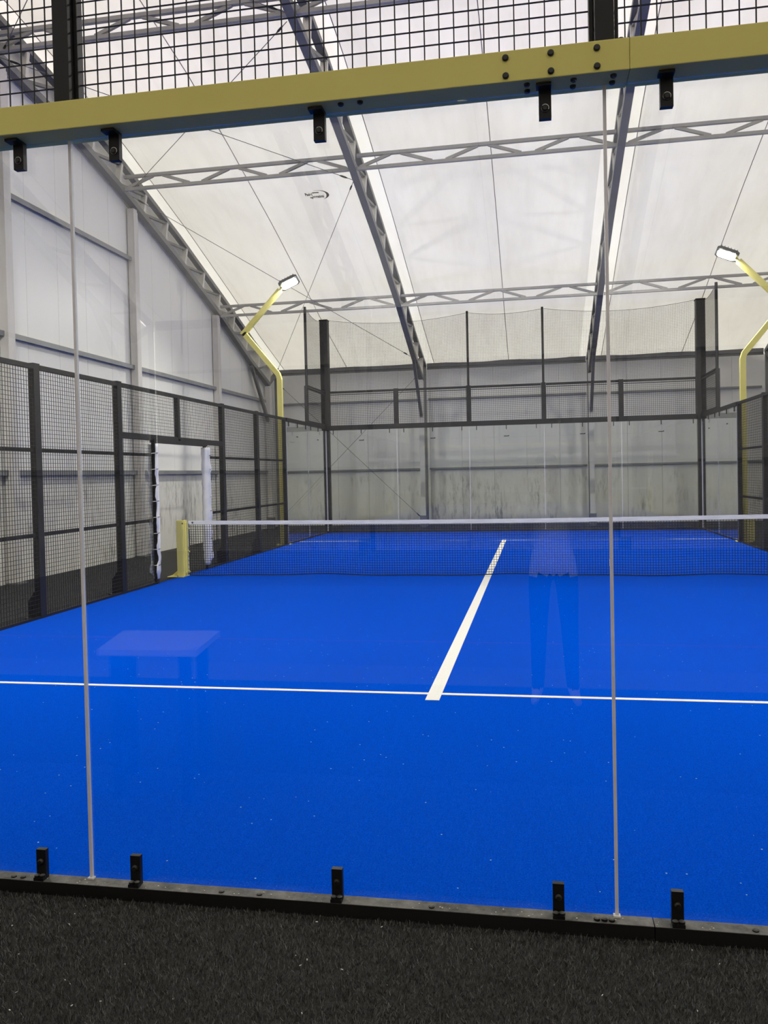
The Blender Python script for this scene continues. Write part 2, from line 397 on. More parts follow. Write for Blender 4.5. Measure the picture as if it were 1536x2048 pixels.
# ------------------------------------------------------------------ roof trusses
TN = ['grey lattice roof truss running up the left gable wall', 'lattice roof truss left of centre, ending between the far net posts',
      'lattice roof truss right of centre, behind the right glass joint', 'lattice roof truss at the right gable wall']
for x, lab in zip(TX, TN):
    e = thing('roof_truss', (x, 22.3, 0), lab, 'truss', 'roof trusses')
    ys = [y for y in YS if 2*RIDGE-23.3 < y < 23.3]
    obj('top_chord', MB().path([(x, y, ztop(y)) for y in ys], .13, .10), 'truss', e)
    yb = sorted(PB[0] + [2*RIDGE-v for v in PB[0][1:]])
    obj('bottom_chord', MB().path([(x, y, zbot(y)) for y in yb], .14, .12), 'truss', e)
    for sg in (1, -1):
        F = lambda y: y if sg > 0 else 2*RIDGE-y
        obj('end_post', MB().bar((x, F(22.3), 4.5), (x, F(23.15), 4.92), .11, .10), 'truss', e)
        n0 = 22.3
        st = [n0-1.05*k for k in range(17)]
        for i, y in enumerate(st):
            sl_ = (ztop(y+.2)-ztop(y-.2))/.4; yt = y - sl_*(ztop(y)-zbot(y))*.8
            obj('strut', MB().bar((x, F(y), zbot(y)+.05), (x, F(yt), ztop(yt)-.05), .12, .075), 'trusslight', e)
            if i+1 < len(st):
                y2 = st[i+1]; obj('diagonal', MB().bar((x, F(yt-.05), ztop(yt)-.06), (x, F(y2+.08), zbot(y2+.08)+.07), .07, .05), 'truss', e)
        obj('knee_brace', MB().bar((x, F(20.75), 4.93), (x, F(22.22), 3.35), .08, .11), 'truss', e)
        c = obj('column', MB().box((x-.07, min(F(22.24), F(22.38)), -.012), (x+.07, max(F(22.24), F(22.38)), 4.42)), 'column', e)
        obj('base_plate', MB().box((x-.1, min(F(22.2), F(22.42)), .0), (x+.1, max(F(22.2), F(22.42)), .34)), 'truss', c)
        obj('wall_column', MB().box((x-.05, min(F(23.12), F(23.2)), -.012), (x+.05, max(F(23.12), F(23.2)), 4.86)), 'truss', e)

# lattice purlins between the trusses
ROW = [(18.2, 5.85, 'lowest'), (13.0, 7.47, 'middle'), (8.9, 8.27, 'topmost')]
BAY = ['left bay', 'centre bay', 'right bay']
for (y, z, rn) in ROW:
    for i in range(3):
        a, b = TX[i]+.08, TX[i+1]-.08; L = TX[i+1]-TX[i]
        e = thing('lattice_purlin', ((a+b)/2, y, z), 'grey lattice purlin under the roof, %s row, in the %s' % (rn, BAY[i]), 'purlin', 'lattice purlins')
        zt = z+.30; yt = y-.02
        obj('lower_chord', MB().box((a, y-.035, z), (b, y+.035, z+.06)), 'purlin', e)
        obj('upper_chord', MB().box((a, yt-.035, zt-.06), (b, yt+.035, zt)), 'purlin', e)
        for k in range(3):
            x0, xa, x1 = TX[i]+L*(k/3), TX[i]+L*(k/3+1/6), TX[i]+L*((k+1)/3)
            for p, q in (((max(x0+.13, a), y, z+.055), (xa-.10, yt, zt-.05)), ((xa+.10, yt, zt-.05), (min(x1-.13, b), y, z+.055))):
                obj('diagonal', MB().bar(p, q, .05, .055, (0, 1, 0)), 'purlin', e)

# bracing cables with turnbuckles
def cable(p, q, label):
    p, q = Vector(p), Vector(q); e = thing('bracing_cable', p, label, 'cable', 'bracing cables')
    obj('rope', MB().tube([p, q], .0065, 5), 'cable', e)
    d = (q-p).normalized()
    for s in (p+d*.12, q-d*.3): obj('turnbuckle', MB().tube([s, s+d*.05, s+d*.13, s+d*.18], [.008, .018, .018, .008], 6), 'black', e)
xa, xb = TX[0]+.09, TX[1]-.09
cable((xb, 8.95, 8.22), (xa, 13.2, 7.52), 'roof cable from the upper truss joint down to the left gable truss')
cable((xa, 8.95, 8.22), (xb, 13.35, 7.42), 'roof cable from the left gable down to the joint above the printed mark')
cable((xb, 13.4, 7.40), (xa, 23.0, 4.98), 'roof cable passing right of the left floodlight to the back corner')
cable((xa, 13.3, 7.45), (xb, 20.75, 4.95), 'roof cable passing behind the left floodlight head')
cable((xa, 9.0, 8.3), (xb, 4.6, 8.6), 'roof cable rising from the left gable above the yellow beam')
cable((xa, 4.6, 8.6), (xb, 8.85, 8.3), 'roof cable crossing the topmost purlin near the left post')
cable((TX[0]+.1, 23.0, 4.6), (TX[1]-.1, 23.0, .18), 'wall bracing cable falling rightwards behind the far glass')
cable((TX[1]-.1, 23.0, 4.75), (TX[0]+.1, 23.0, .25), 'wall bracing cable falling leftwards behind the far glass')

# ------------------------------------------------------------------ shared small parts of the glass walls
def clamp_mesh(top):
    mb = MB()
    if top: mb.box((-.021, -.034, -.105), (.021, -.010, 0)).box((-.030, -.075, -.010), (.021, -.034, 0)); 
    else: mb.box((-.020, -.030, 0), (.020, -.008, .115)).box((-.021, -.052, 0), (.021, -.030, .012)); 
    return mb.data('clamp', 'blackmatt')
CL = {True: clamp_mesh(True), False: clamp_mesh(False)}
def disc_mesh(r, h, mat, k=12, nm='bolt'):      # axis -y
    mb = MB(); mb.tube([(0, 0, 0), (0, -h*.6, 0), (0, -h, 0)], [r, r, r*.7], k); return mb.data(nm, mat)
BOLT = disc_mesh(.0105, .008, 'bolt'); DBOLT = disc_mesh(.011, .009, 'darkbolt'); FOOT = None
def ring_mesh():
    mb = MB(); pts = [(math.cos(a)*.0125, -.001, math.sin(a)*.0125) for a in np.linspace(0, 2*math.pi, 15)]
    mb.tube(pts, .0018, 5, False); return mb.data('washer', 'bolt')
RING = ring_mesh()
mb = MB(); mb.tube([(0, 0, 0), (0, 0, .008), (0, 0, .011)], [.011, .011, .006], 8); FOOT = mb.data('bolt', 'rail')
mb = MB(); mb.box((-.0095, -.024, -.055), (.0095, .0, .055)); mb.tube([(0, -.024, -.015), (0, -.034, -.015)], .008, 6); FARCL = mb.data('clamp', 'blackmatt')

def near_glass(x0, x1, label):
    e = thing('glass_panel', ((x0+x1)/2, 0, .04), label, 'glass panel', 'near glass wall')
    obj('pane', MB().box((x0+.006, -.006, .036), (x1-.006, .006, 2.922)), 'glass', e)
    if x1 < 4.9: obj('joint_seal', MB().box((x1-.0055, -.0065, .044), (x1+.0055, .0065, 2.92)), 'silicone', e); obj('joint_foot', MB().box((x1-.012, -.014, .0405), (x1+.012, .008, .047)), 'cord', e)
    for cx in (x0+.2, (x0+x1)/2, x1-.2):
        c = link('clamp', CL[True], e, (cx, 0, 2.9225)); link('washer', RING, c, (cx, -.036, 2.852)); link('bolt', DBOLT, c, (cx, -.034, 2.852))
        c = link('clamp', CL[False], e, (cx, 0, .0405)); link('bolt', BOLT_B, c, (cx, -.030, .108)); link('bolt', FOOT, c, (cx-.010, -.042, .0525)); link('bolt', FOOT, c, (cx+.011, -.040, .0525))
BOLT_B = disc_mesh(.0115, .010, 'rail')
for x0, lab in ((-5, 'near glass panel furthest left, beside the left side wall'), (-3, 'near glass panel left of the left vertical joint'), (-1, 'large near glass panel in the middle, between two vertical joints'),
                (1, 'near glass panel right of the right vertical joint'), (3, 'near glass panel furthest right, beside the right side wall')):
    near_glass(x0, x0+2, lab)

# near crossbeam (yellow) and base rail
e = thing('crossbeam', (0, -.03, 2.925), 'yellow steel crossbeam along the top of the near glass', 'beam')
for a, b in ((-5.05, 1.0745), (1.0755, 5.05)): obj('beam_section', MB().box((a, -.10, 2.925), (b, .04, 3.03)), 'yellow', e, bev=.003)
for bx in (.67, .82, .97):
    for z in (2.945, 3.005): link('bolt', DBOLT, e, (bx, -.10, z))
mb = MB(); mb.tube([(0, 0, 0), (0, 0, -.006), (0, 0, -.01)], [.0105, .0105, .007], 10); UB = mb.data('bolt', 'darkbolt')
for bx in (.74, .895, 1.025):
    for y in (-.07, -.02): link('bolt', UB, e, (bx, y, 2.925))
for bx in (.09, .16): link('bolt', UB, e, (bx, -.07, 2.925))
e = tag(thing('base_rail', (0, -.02, 0)), 'dusty black base rail under the near glass', 'rail')
obj('rail_bar', MB().box((-5.05, -.052, -.012), (1.12, .011, .040)).box((1.122, -.052, -.012), (5.05, .011, .040)), 'rail', e, bev=.002)
for bx in (.93, .955, .98): link('bolt', FOOT, e, (bx, -.035, .040))
for bx in (-1.32, -1.28, -.45, -.3, .35, 1.45): link('bolt', FOOT, e, (bx, -.03, .036))
cr = MB()
for k in range(60):
    x, y = random.uniform(-1.4, 1.7), random.uniform(-.048, -.012); s = random.uniform(.0012, .0035); cr.cbox((x, y, .0405+s/2), (s*1.5, s, s))
for k in range(38):
    x, y = random.uniform(-1.4, 1.6), random.uniform(-.75, -.08); s = random.uniform(.0012, .003); cr.bar((x, y, .004), (x+random.uniform(-.008, .008), y+random.uniform(-.006, .006), .006), s, s)
tag(obj('debris_specks', cr, 'crumb'), 'pale crumbs scattered on the charcoal carpet and base rail', 'debris', kind='stuff')

# ------------------------------------------------------------------ wire mesh panels
def mesh_xz(x0, x1, z0, z1, y, t=.004, pitch=.05, ox=0., oz=0.):
    mb = MB(); n = int((x1-x0)/pitch+1e-6); m = int((z1-z0)/pitch+1e-6)
    for i in range(n+1):
        x = x0+ox+i*pitch
        if x <= x1: mb.wire((x, y, z0), (x, y, z1), t, (1, 0, 0), (0, 1, 0))
    for j in range(m+1):
        z = z0+oz+j*pitch
        if z <= z1: mb.wire((x0, y+t*.8, z), (x1, y+t*.8, z), t, (0, 1, 0), (0, 0, 1))
    return mb
def mesh_yz(y0, y1, z0, z1, x, t=.0048, pitch=.05):
    mb = MB(); n = int((y1-y0)/pitch+1e-6); m = int((z1-z0)/pitch+1e-6)
    for i in range(n+1): mb.wire((x, y0+i*pitch, z0), (x, y0+i*pitch, z1), t, (1, 0, 0), (0, 1, 0))
    for j in range(m+1): mb.wire((x+t*.8, y0, z0+j*pitch), (x+t*.8, y1, z0+j*pitch), t, (1, 0, 0), (0, 0, 1))
    return mb
def stuffmesh(mb, parent, mat='black'): return tag(obj('wire_mesh', mb, mat, parent), kind='stuff')

# near upper mesh, its posts
for x0, lab in ((-5, 'black wire mesh above the yellow beam, far left length'), (-3, 'black wire mesh above the yellow beam, left of the left post'), (-1, 'black wire mesh above the yellow beam, between its two posts'),
                (1, 'black wire mesh above the yellow beam, right of the right post'), (3, 'black wire mesh above the yellow beam, far right length')):
    e = thing('mesh_fence', (x0+1, 0, 3.03), lab, 'mesh panel', 'near upper mesh')
    stuffmesh(mesh_xz(x0+.0495, x0+1.9505, 3.034, 3.97, 0.0, .0042, .0525, .022, .042), e)
    obj('top_rail', MB().box((x0+.055, -.02, 3.97), (x0+1.945, .02, 4.01)), 'black', e)
for x, lab in ((-3, 'black upright far left on the yellow beam'), (-1, 'black upright on the yellow beam above the left glass joint'), (1, 'black upright on the yellow beam above the right glass joint'), (3, 'black upright far right on the yellow beam')):
    e = thing('mesh_post', (x, 0, 3.03), lab, 'post', 'uprights on the yellow beam')
    mb = MB().box((x-.032, -.05, 3.042), (x+.032, .05, 4.02))
    mb.box((x-.049, -.012, 3.042), (x-.034, .030, 4.02)).box((x+.034, -.012, 3.042), (x+.049, .030, 4.02))
    obj('upright', mb, 'black', e, bev=.002)
    obj('base_plate', MB().box((x-.060, -.07, 3.0305), (x+.060, .035, 3.041)), 'blackmatt', e)
    link('bolt', FOOT, e, (x+.052, -.055, 3.041)); link('bolt', FOOT, e, (x-.052, .02, 3.041))

# ------------------------------------------------------------------ far end of the court
GL = ['far glass panel next to the far left corner post', 'far glass panel left of the middle one', 'far glass panel in the middle behind the centre line', 'far glass panel right of the middle one', 'far glass panel next to the far right corner post']
FM = ['black mesh panel above the far glass, next to the left corner post', 'black mesh panel above the far glass, left of the middle one', 'black mesh panel above the far glass, in the middle', 'black mesh panel above the far glass, right of the middle one', 'black mesh panel above the far glass, next to the right corner post']
for i in range(5):
    x0 = -5+2*i; x1 = x0+2
    e = thing('glass_panel', (x0+1, 20, .04), GL[i], 'glass panel', 'far glass wall')
    a, b = x0+(.09 if i == 0 else .005), x1-(.09 if i == 4 else .005)
    obj('pane', MB().box((a, 19.994, .04), (b, 20.006, 2.868)), 'glass', e)
    if i < 4: obj('joint_seal', MB().box((x1-.004, 19.9935, .045), (x1+.004, 20.0065, 2.866)), 'silicone', e)
    for cx in (x0+.2, x0+1, x1-.2):
        link('clamp', FARCL, e, (cx, 19.992, 2.812)); link('clamp', FARCL, e, (cx, 19.992, .10))
    obj('maker_mark', MB().box((x0+.93, 19.9915, 2.565), (x0+1.07, 19.9935, 2.585)).box((x0+1.05, 19.9915, 2.585), (x0+1.07, 19.9935, 2.597)), 'mark', e)
    e = thing('mesh_fence', (x0+1, 20, 3.0), FM[i], 'mesh panel', 'far upper mesh')
    a, b = x0+(.13 if i == 0 else .065), x1-(.13 if i == 4 else .065)
    stuffmesh(mesh_xz(a, b, 3.004, 3.9, 20.0, .0058), e)
    obj('top_rail', MB().box((a, 19.975, 3.90), (b, 20.025, 3.96)), 'black', e)
    obj('tension_wire', MB().box((a, 19.985, 3.855), (b, 19.993, 3.870)), 'black', e)
e = tag(obj('crossbeam', MB().box((-4.88, 19.93, 2.87), (4.88, 20.07, 3.0)), 'black', bev=.003), 'black steel crossbeam along the top of the far glass', 'beam')
e = tag(obj('base_rail', MB().box((-4.9, 19.988, -.012), (4.9, 20.05, .04)), 'black'), 'black base rail under the far glass', 'rail')
for x, lab in ((-3, 'short black post above the far glass, left of the tall thin poles'), (-1, 'black post with left thin pole carrying the ball net'), (1, 'black post with right thin pole carrying the ball net'), (3, 'short black post above the far glass, right of the tall thin poles')):
    e = thing('net_pole' if abs(x) == 1 else 'mesh_post', (x, 20, 3.0), lab, 'post', 'posts above the far glass')
    obj('upright', MB().box((x-.06, 19.95, 3.001), (x+.06, 20.05, 3.97)), 'black', e)
    if abs(x) == 1: obj('pole', MB().tube([(x, 19.96, 3.97), (x, 19.96, 5.98)], .03, 8), 'black', e)
for sx, sn in ((-1, 'left'), (1, 'right')):
    e = thing('corner_post', (sx*5, 20, 0), 'tall black corner post at the far %s of the court' % sn, 'post', 'far corner posts')
    X = sx*5
    obj('lower_post', MB().box((X-.085, 19.94, -.012), (X+.085, 20.10, 2.87)), 'black', e)
    obj('upper_post', MB().box((X-.11, 19.9, 2.871), (X+.11, 20.12, 5.93)), 'black', e)
    obj('cap', MB().box((X-.12, 19.89, 5.93), (X+.12, 20.13, 5.96)), 'blackmatt', e)

# ball nets from 4 to 6 m
def ball_net(pts, n, zlo, sag, label, nz=46):
    e = thing('ball_net', Vector(pts[0])*.5+Vector(pts[-1])*.5+Vector((0, 0, zlo)), label, 'net', 'ball nets above the far end')
    mb = MB(); P = []
    for (p, q), k in zip(zip(pts[:-1], pts[1:]), n):
        p, q = Vector(p), Vector(q)
        for i in range(k+1):
            t = i/k
            if P and i == 0: continue
            P.append((p.lerp(q, t), sag*(p-q).length/4*4*t*(1-t)))
    along = (Vector(pts[1])-Vector(pts[0])).normalized(); across = Vector((-along.y, along.x, 0))
    for p, s in P: mb.wire((p.x, p.y, zlo), (p.x, p.y, 5.93-s), .0030, along, across)
    st = P[::4]+([P[-1]] if (len(P)-1) % 4 else [])
    for j in range(nz+1):
        for (p, s), (q, r) in zip(st[:-1], st[1:]):
            za, zb = zlo+(5.93-s-zlo)*j/nz, zlo+(5.93-r-zlo)*j/nz
            mb.wire((p.x, p.y, za), (q.x, q.y, zb), .0030 if j < nz else .008, across, (0, 0, 1))
    tag(obj('netting', mb, 'net', e), kind='stuff')
ball_net([(-4.88, 19.92, 0), (-1, 19.92, 0), (1, 19.92, 0), (4.88, 19.92, 0)], (88, 46, 88), 3.97, .17, 'fine black ball net above the far mesh panels')
for sx, sn in ((-1, 'left'), (1, 'right')):
    ball_net([(sx*5, 18.05, 0), (sx*5, 19.88, 0)], (42,), 3.97, .3, 'fine black ball net over the far %s side, beside the corner post' % sn)

# ------------------------------------------------------------------ side walls
POST_Y = [4, 6, 8, 12, 14, 16]
def side(sx, sn):
    X = sx*5.0; T = lambda a, b: (min(a, b), max(a, b))
    def bx(mb, xa, xb, y0, y1, z0, z1):          # xa, xb measured outwards from the court edge
        lo, hi = T(X+sx*xa, X+sx*xb); return mb.box((lo, y0, z0), (hi, y1, z1))
    # glass: two panels at the far end
    for y0, nm in ((18, 'far %s side glass panel touching the corner post' % sn), (16, 'far %s side glass panel next to the floodlight mast' % sn)):
        e = thing('glass_panel', (X, y0+1, .04), nm, 'glass panel', 'far side glass')
        a, b = y0+(.07 if y0 == 16 else .005), y0+(1.93 if y0 == 18 else 1.995)
        obj('pane', bx(MB(), -.006, .006, a, b, .04, 2.90), 'glass', e)
        if y0 == 16: obj('joint_seal', bx(MB(), -.0065, .0065, b, b+.01, .045, 2.90), 'silicone', e)
        obj('edge_strip', bx(MB(), -.012, .012, y0+.052, y0+.069, .04, 2.90) if y0 == 16 else bx(MB(), -.012, .012, 19.931, 19.938, .04, 2.86), 'silicone', e)
        for cy in (y0+.25, y0+1, y0+1.75):
            link('clamp', FARCL, e, (X-sx*.02, cy, 2.85))
        obj('maker_mark', bx(MB(), -.009, -.0065, y0+.93, y0+1.07, 2.565, 2.585), 'mark', e)
    tag(obj('base_rail', bx(MB(), .006, .06, 16.07, 19.93, -.012, .04), 'black'), 'black base rail under the far %s side glass' % sn, 'rail')
    tag(obj('top_rail', bx(MB(), -.03, .05, 16.07, 19.88, 2.905, 2.99), 'black'), 'black top rail over the far %s side glass' % sn, 'rail')
    # raised mesh by the corner, and its pole
    e = thing('mesh_fence', (X, 19, 3.0), 'small raised mesh panel beside the far %s corner post' % sn, 'mesh panel')
    stuffmesh(mesh_yz(18.06, 19.86, 3.03, 3.86, X), e)
    obj('frame', bx(bx(bx(MB(), -.02, .03, 18.06, 19.88, 2.995, 3.04), -.02, .03, 18.06, 19.88, 3.86, 3.90), -.02, .03, 18.06, 19.88, 3.925, 3.955), 'black', e)
    e = thing('net_pole', (X, 18, 3.0), 'thin black pole holding the ball net on the far %s side' % sn, 'post')
    obj('upright', bx(MB(), -.03, .05, 17.95, 18.05, 2.995, 3.93), 'black', e)
    obj('pole', MB().tube([(X, 18, 3.93), (X, 18, 5.95)], .035, 8), 'black', e)
    # posts
    ORD = {4: 'nearest the camera', 6: 'second from the camera', 8: 'nearest side of the gate', 12: 'farther side of the gate', 14: 'between gate and floodlight mast', 16: 'against the floodlight mast'}
    for y in POST_Y:
        e = thing('fence_post', (X, y, 0), 'black %s side fence post, %s' % (sn, ORD[y]), 'post', '%s side fence posts' % sn)
        hw = .06 if y < 16 else .045
        obj('upright', bx(MB(), -.012, .065, y-hw, y+hw, -.012, 2.99), 'black', e)
        if y < 16: obj('cap', bx(MB(), -.014, .067, y-hw-.003, y+hw+.003, 2.99, 3.0), 'blackmatt', e)
        lo = X+sx*.066
        if y < 16: obj('foot_gusset', MB().prism([(lo, y-.02, -.012), (lo+sx*.11, y-.02, -.012), (lo+sx*.11, y-.02, .20), (lo+sx*.03, y-.02, .31), (lo, y-.02, .32)], (0, .04, 0), 0), 'black', e)
        obj('foot_plate', bx(MB(), -.012, .20, y-.075, y+.075, -.012, .006) if y < 16 else bx(MB(), -.012, .066, y-.046, y+.046, -.012, .006), 'black', e)
    # mesh panels
    PAN = [(4, 6, 0, 2.93, 'nearest the camera'), (6, 8, 0, 2.93, 'just before the gate bay'), (12, 14, 0, 2.93, 'just beyond the gate bay'), (14, 16, 0, 2.93, 'next to the floodlight mast'),
           (8, 9.03, 0, 2.2, 'narrow strip on the near side of the gate opening'), (10.97+.15, 12, 0, 2.2, 'narrow strip on the far side of the gate opening'),
           (8, 10, 2.26, 2.93, 'over the near half of the gate opening'), (10, 12, 2.26, 2.93, 'over the far half of the gate opening')]
    for y0, y1, z0, z1, nm in PAN:
        e = thing('mesh_fence', (X, (y0+y1)/2, z0), 'black %s side wire mesh, %s' % (sn, nm), 'mesh panel', '%s side mesh' % sn)
        a = y0+(.062 if y0 in (4, 6, 8, 12, 14) else .042 if y0 == 10 else .0); b = y1-(.062 if y1 in (6, 8, 12, 14) else .047 if y1 == 16 else .042 if y1 == 10 else 0)
        stuffmesh(mesh_yz(a, b, z0+.03, z1, X+sx*.004), e)
        if z1 > 2.5: obj('top_rail', bx(MB(), -.012, .045, a, b, 2.93, 2.985), 'black', e)
        obj('bottom_rail', bx(MB(), -.010, .04, a, b, z0-.012 if z0 == 0 else z0-.03, z0+.03), 'black', e)
        if z0 == 0:
            for zz in (.96, 1.96): obj('cross_rail', bx(MB(), .012, .05, a, b, zz, zz+.045), 'black', e)
    e = tag(thing('gate_frame', (X, 10, 0)), 'black frame of the open gate in the %s side fence' % sn, 'gate frame')
    obj('lintel', bx(MB(), -.03, .05, 9.03, 11.13, 2.17, 2.229), 'black', e)
    for a, b in ((8.062, 9.028), (11.132, 11.938)): obj('side_rail', bx(MB(), -.012, .05, a, b, 2.201, 2.229), 'black', e)
    obj('mid_post', bx(MB(), -.012, .06, 9.96, 10.04, 2.261, 2.985), 'black', e)
    for y in (9.06, 11.09): obj('gate_post', bx(MB(), -.02, .03, y-.025, y+.025, -.012, 2.169), 'black', e)
    # floodlight masts at 4 m from each end
    for y, far in ((16.0, True), (4.0, False)):
        e = thing('floodlight_mast', (sx*5.1, y, 0), 'yellow kinked floodlight mast at the %s %s of the court' % ('far' if far else 'near', sn), 'light mast', 'floodlight masts')
        ya = y+.10 if far else y-.12
        Xm = sx*5.13
        P = [(Xm, ya, .0), (Xm, ya, 3.98), (sx*5.98, ya, 5.02), (sx*5.07, ya, 5.98)]
        obj('pole', MB().path([P[0], (Xm, ya, 3.9), (Xm+sx*.035, ya, 4.02), P[2]], .10, .115, (0, 1, 0)), 'yellow', e)
        d1 = (Vector(P[2])-Vector(P[1])).normalized(); d2 = (Vector(P[3])-Vector(P[2])).normalized()
        obj('upper_arm', MB().bar(Vector(P[2])-d2*.06, P[3], .10, .115, (0, 1, 0)), 'yellow', e)
        obj('base_plate', MB().box((Xm-.16, ya-.05 if far else ya-.19, -.012), (Xm+.16, ya+.19 if far else ya+.05, .015)), 'yellow', e)
        obj('foot_box', MB().box((Xm-.055 if sx > 0 else Xm-.20, ya-.051, .015), (Xm+.20 if sx > 0 else Xm+.055, ya+.06, .55)), 'yellow', e) if sx > 0 else obj('foot_box', MB().box((Xm-.062, ya-.051, .015), (Xm+.075, ya+.06, .5)), 'yellow', e)
        obj('spigot', MB().bar(Vector(P[3])-d2*.03, Vector(P[3])+d2*.11, .06, .05, (0, 1, 0)), 'yellow', e)
        # lamp head tilted down and in
        hc = Vector((sx*4.83, ya-.02, 6.12)); nz = Vector((-sx*.42, -.22 if far else .26, -.86)).normalized()
        ux = Vector((-sx, 0, .0)); ux = (ux-nz*ux.dot(nz)).normalized(); uy = nz.cross(ux)
        def oct_(w_, h_, c_): return [(-w_+c_, -h_), (w_-c_, -h_), (w_, -h_+c_), (w_, h_-c_), (w_-c_, h_), (-w_+c_, h_), (-w_, h_-c_), (-w_, -h_+c_)]
        L3 = lambda pl, z: [hc+ux*a+uy*b+nz*z for a, b in pl]
        h = obj('lamp_housing', MB().prism(L3(oct_(.235, .185, .06), -.06), nz*.07, 0), 'housing', e)
        for k in range(6):
            q = -.17+.068*k; obj('cooling_fin', MB().bar(hc+ux*q-uy*.14-nz*.085, hc+ux*q+uy*.14-nz*.085, .012, .05, ux), 'housing', h)
        obj('lens', MB().prism(L3(oct_(.185, .135, .045), .0105), nz*.004, 0), 'led', h)
        obj('bracket', MB().bar(Vector(P[3])+d2*.09-Vector((0, .16, 0)), Vector(P[3])+d2*.09+Vector((0, .16, 0)), .05, .03, (1, 0, 0)), 'yellow', h)
for sx, sn in ((-1, 'left'), (1, 'right')): side(sx, sn)

# white laced sleeves round the left gate posts
def sleeve(yc, opening, label):
    X = -5.0; e = thing('padding_sleeve', (X, yc, .08), label, 'sleeve', 'white sleeves on the gate posts')
    mb = MB(); N = 36; sec = []
    for i in range(N+1):
        z = 2.15-2.07*i/N; t = i/N
        wob = .010*math.sin(i*1.3)+.008*math.sin(i*2.9+1); dp = .085+.018*math.sin(i*.9+2)+(.03 if .88 < t < .97 else 0); 
        if t > .97: dp *= .6
        if t < .04: dp *= .75
        o = opening
        y_open, y_back = yc+o*(dp), yc-o*(.045+wob*.4)
        half = .062+wob*.6 if t < .97 else .035
        sec.append([(X-half, y_open, z), (X-half*1.02, yc, z), (X-half*.7, y_back-o*.008, z), (X, y_back-o*.016, z), (X+half*.7, y_back-o*.008, z), (X+half*1.02, yc, z), (X+half, y_open, z)])
    k = 7
    for s in sec: mb.v += s
    for i in range(N):
        for j in range(k-1): n = i*k+j; mb.f.append((n, n+1, n+k+1, n+k))
    so = obj('cover', mb, 'white_cloth', e, smooth=True); m = so.modifiers.new('thick', 'SOLIDIFY'); m.thickness = .006
    for i in range(8):
        z = 2.0-.245*i; yy = yc+opening*.075
        obj('lace', MB().tube([(X-.066, yy, z), (X+.066, yy, z+.01)], .006, 5), 'cord' , e)
        obj('lace_tail', MB().tube([(X+.070, yy, z+.01), (X+.072, yy-opening*.06, z+.012)], .0055, 5), 'net', e)
sleeve(9.06, -1, 'white laced sleeve on the nearer gate post, gaping open at the bottom')
sleeve(11.09, 1, 'white laced sleeve on the farther gate post, partly behind the net')

# ------------------------------------------------------------------ court net and its posts
for sx, sn in ((-1, 'left'), (1, 'right')):
    e = thing('net_post', (sx*5.0, 10, 0), 'short yellow net post at the %s end of the net' % sn, 'net post', 'net posts')
    lo, hi = sorted((sx*4.925, sx*5.065))
    obj('post_body', MB().box((lo, 9.94, .012), (hi, 10.06, .925)), 'yellow', e, bev=.006)
    obj('hook_plate', MB().box((sx*4.925-.022 if sx > 0 else sx*4.925, 9.97, .06), (sx*4.925 if sx > 0 else sx*4.925+.022, 10.03, .89)), 'yellow', e)
    pl = [(sx*5.2, 9.93, .0), (sx*4.95, 9.93, .0), (sx*4.95, 9.93, .02), (sx*5.065, 9.93, .12), (sx*5.075, 9.93, .12), (sx*5.2, 9.93, .02)]
    obj('foot_gusset', MB().prism([(sx*5.2, 9.99, .001), (sx*5.065, 9.99, .001), (sx*5.065, 9.99, .10), (sx*5.09, 9.99, .09)], (0, .02, 0), 0), 'yellow', e)
    obj('foot_plate', MB().box((min(sx*5.21, sx*4.93), 9.87, .0005), (max(sx*5.21, sx*4.93), 10.13, .0115)), 'yellow', e)
    link('bolt', DBOLT, e, (sx*4.955, 9.94, .875)); link('bolt', FOOT, e, (sx*4.97, 10.0, .925)); link('bolt', FOOT, e, (sx*5.04, 9.90, .0115))
    for z in (.80, .42, .09): obj('hook', MB().tube([(sx*4.905, 9.99, z), (sx*4.865, 9.99, z), (sx*4.86, 9.99, z-.02)], .008, 6), 'yellow', e)
e = thing('court_net', (0, 10, .02), 'black court net with a white top tape strung across the court', 'net')
NX = 4.87
ztn = lambda x: .885+.03*(abs(x)/NX)**1.6
zbn = lambda x: .030+.009*math.sin(x*1.9+.6)+.006*math.sin(x*4.3)
xs = np.linspace(-NX, NX, 61)
obj('top_tape', MB().path([(x, 10, ztn(x)-.03) for x in xs], .014, .062, (0, 1, 0)), 'tape', e)
mb = MB(); xs2 = np.linspace(-NX, NX, 246)
yb_ = lambda x, t: 10+.015*math.sin(x*2.1)*(1-t)
nh = 21
for x in xs2:
    mb.wire((x, yb_(x, 0), zbn(x)), (x, 10, ztn(x)-.06), .0058, (1, 0, 0), (0, 1, 0))
xs3 = np.linspace(-NX, NX, 82)
for j in range(nh+1):
    t = j/nh
    for a, b in zip(xs3[:-1], xs3[1:]):
        za, zb = zbn(a)+(ztn(a)-.06-zbn(a))*t, zbn(b)+(ztn(b)-.06-zbn(b))*t
        mb.wire((a, yb_(a, t), za), (b, yb_(b, t), zb), .0058, (0, 1, 0), (0, 0, 1))
tag(obj('netting', mb, 'net', e), kind='stuff')
obj('bottom_cord', MB().tube([(x, yb_(x, 0), zbn(x)) for x in xs], .008, 5), 'net', e)
for sx in (-1, 1):
    obj('lacing_cord', MB().tube([(sx*(NX+.008)+.006*(-1)**k, 10, .05+.035*k) for k in range(24)], .006, 5), 'cord', e)
    obj('side_cord', MB().tube([(sx*(NX-.004), 10, .02), (sx*(NX-.004), 10, .87)], .009, 5), 'net', e)
obj('tape_eyelet', MB().tube([(-4.80, 9.992, .885), (-4.80, 9.985, .885)], .016, 8), 'housing', e)

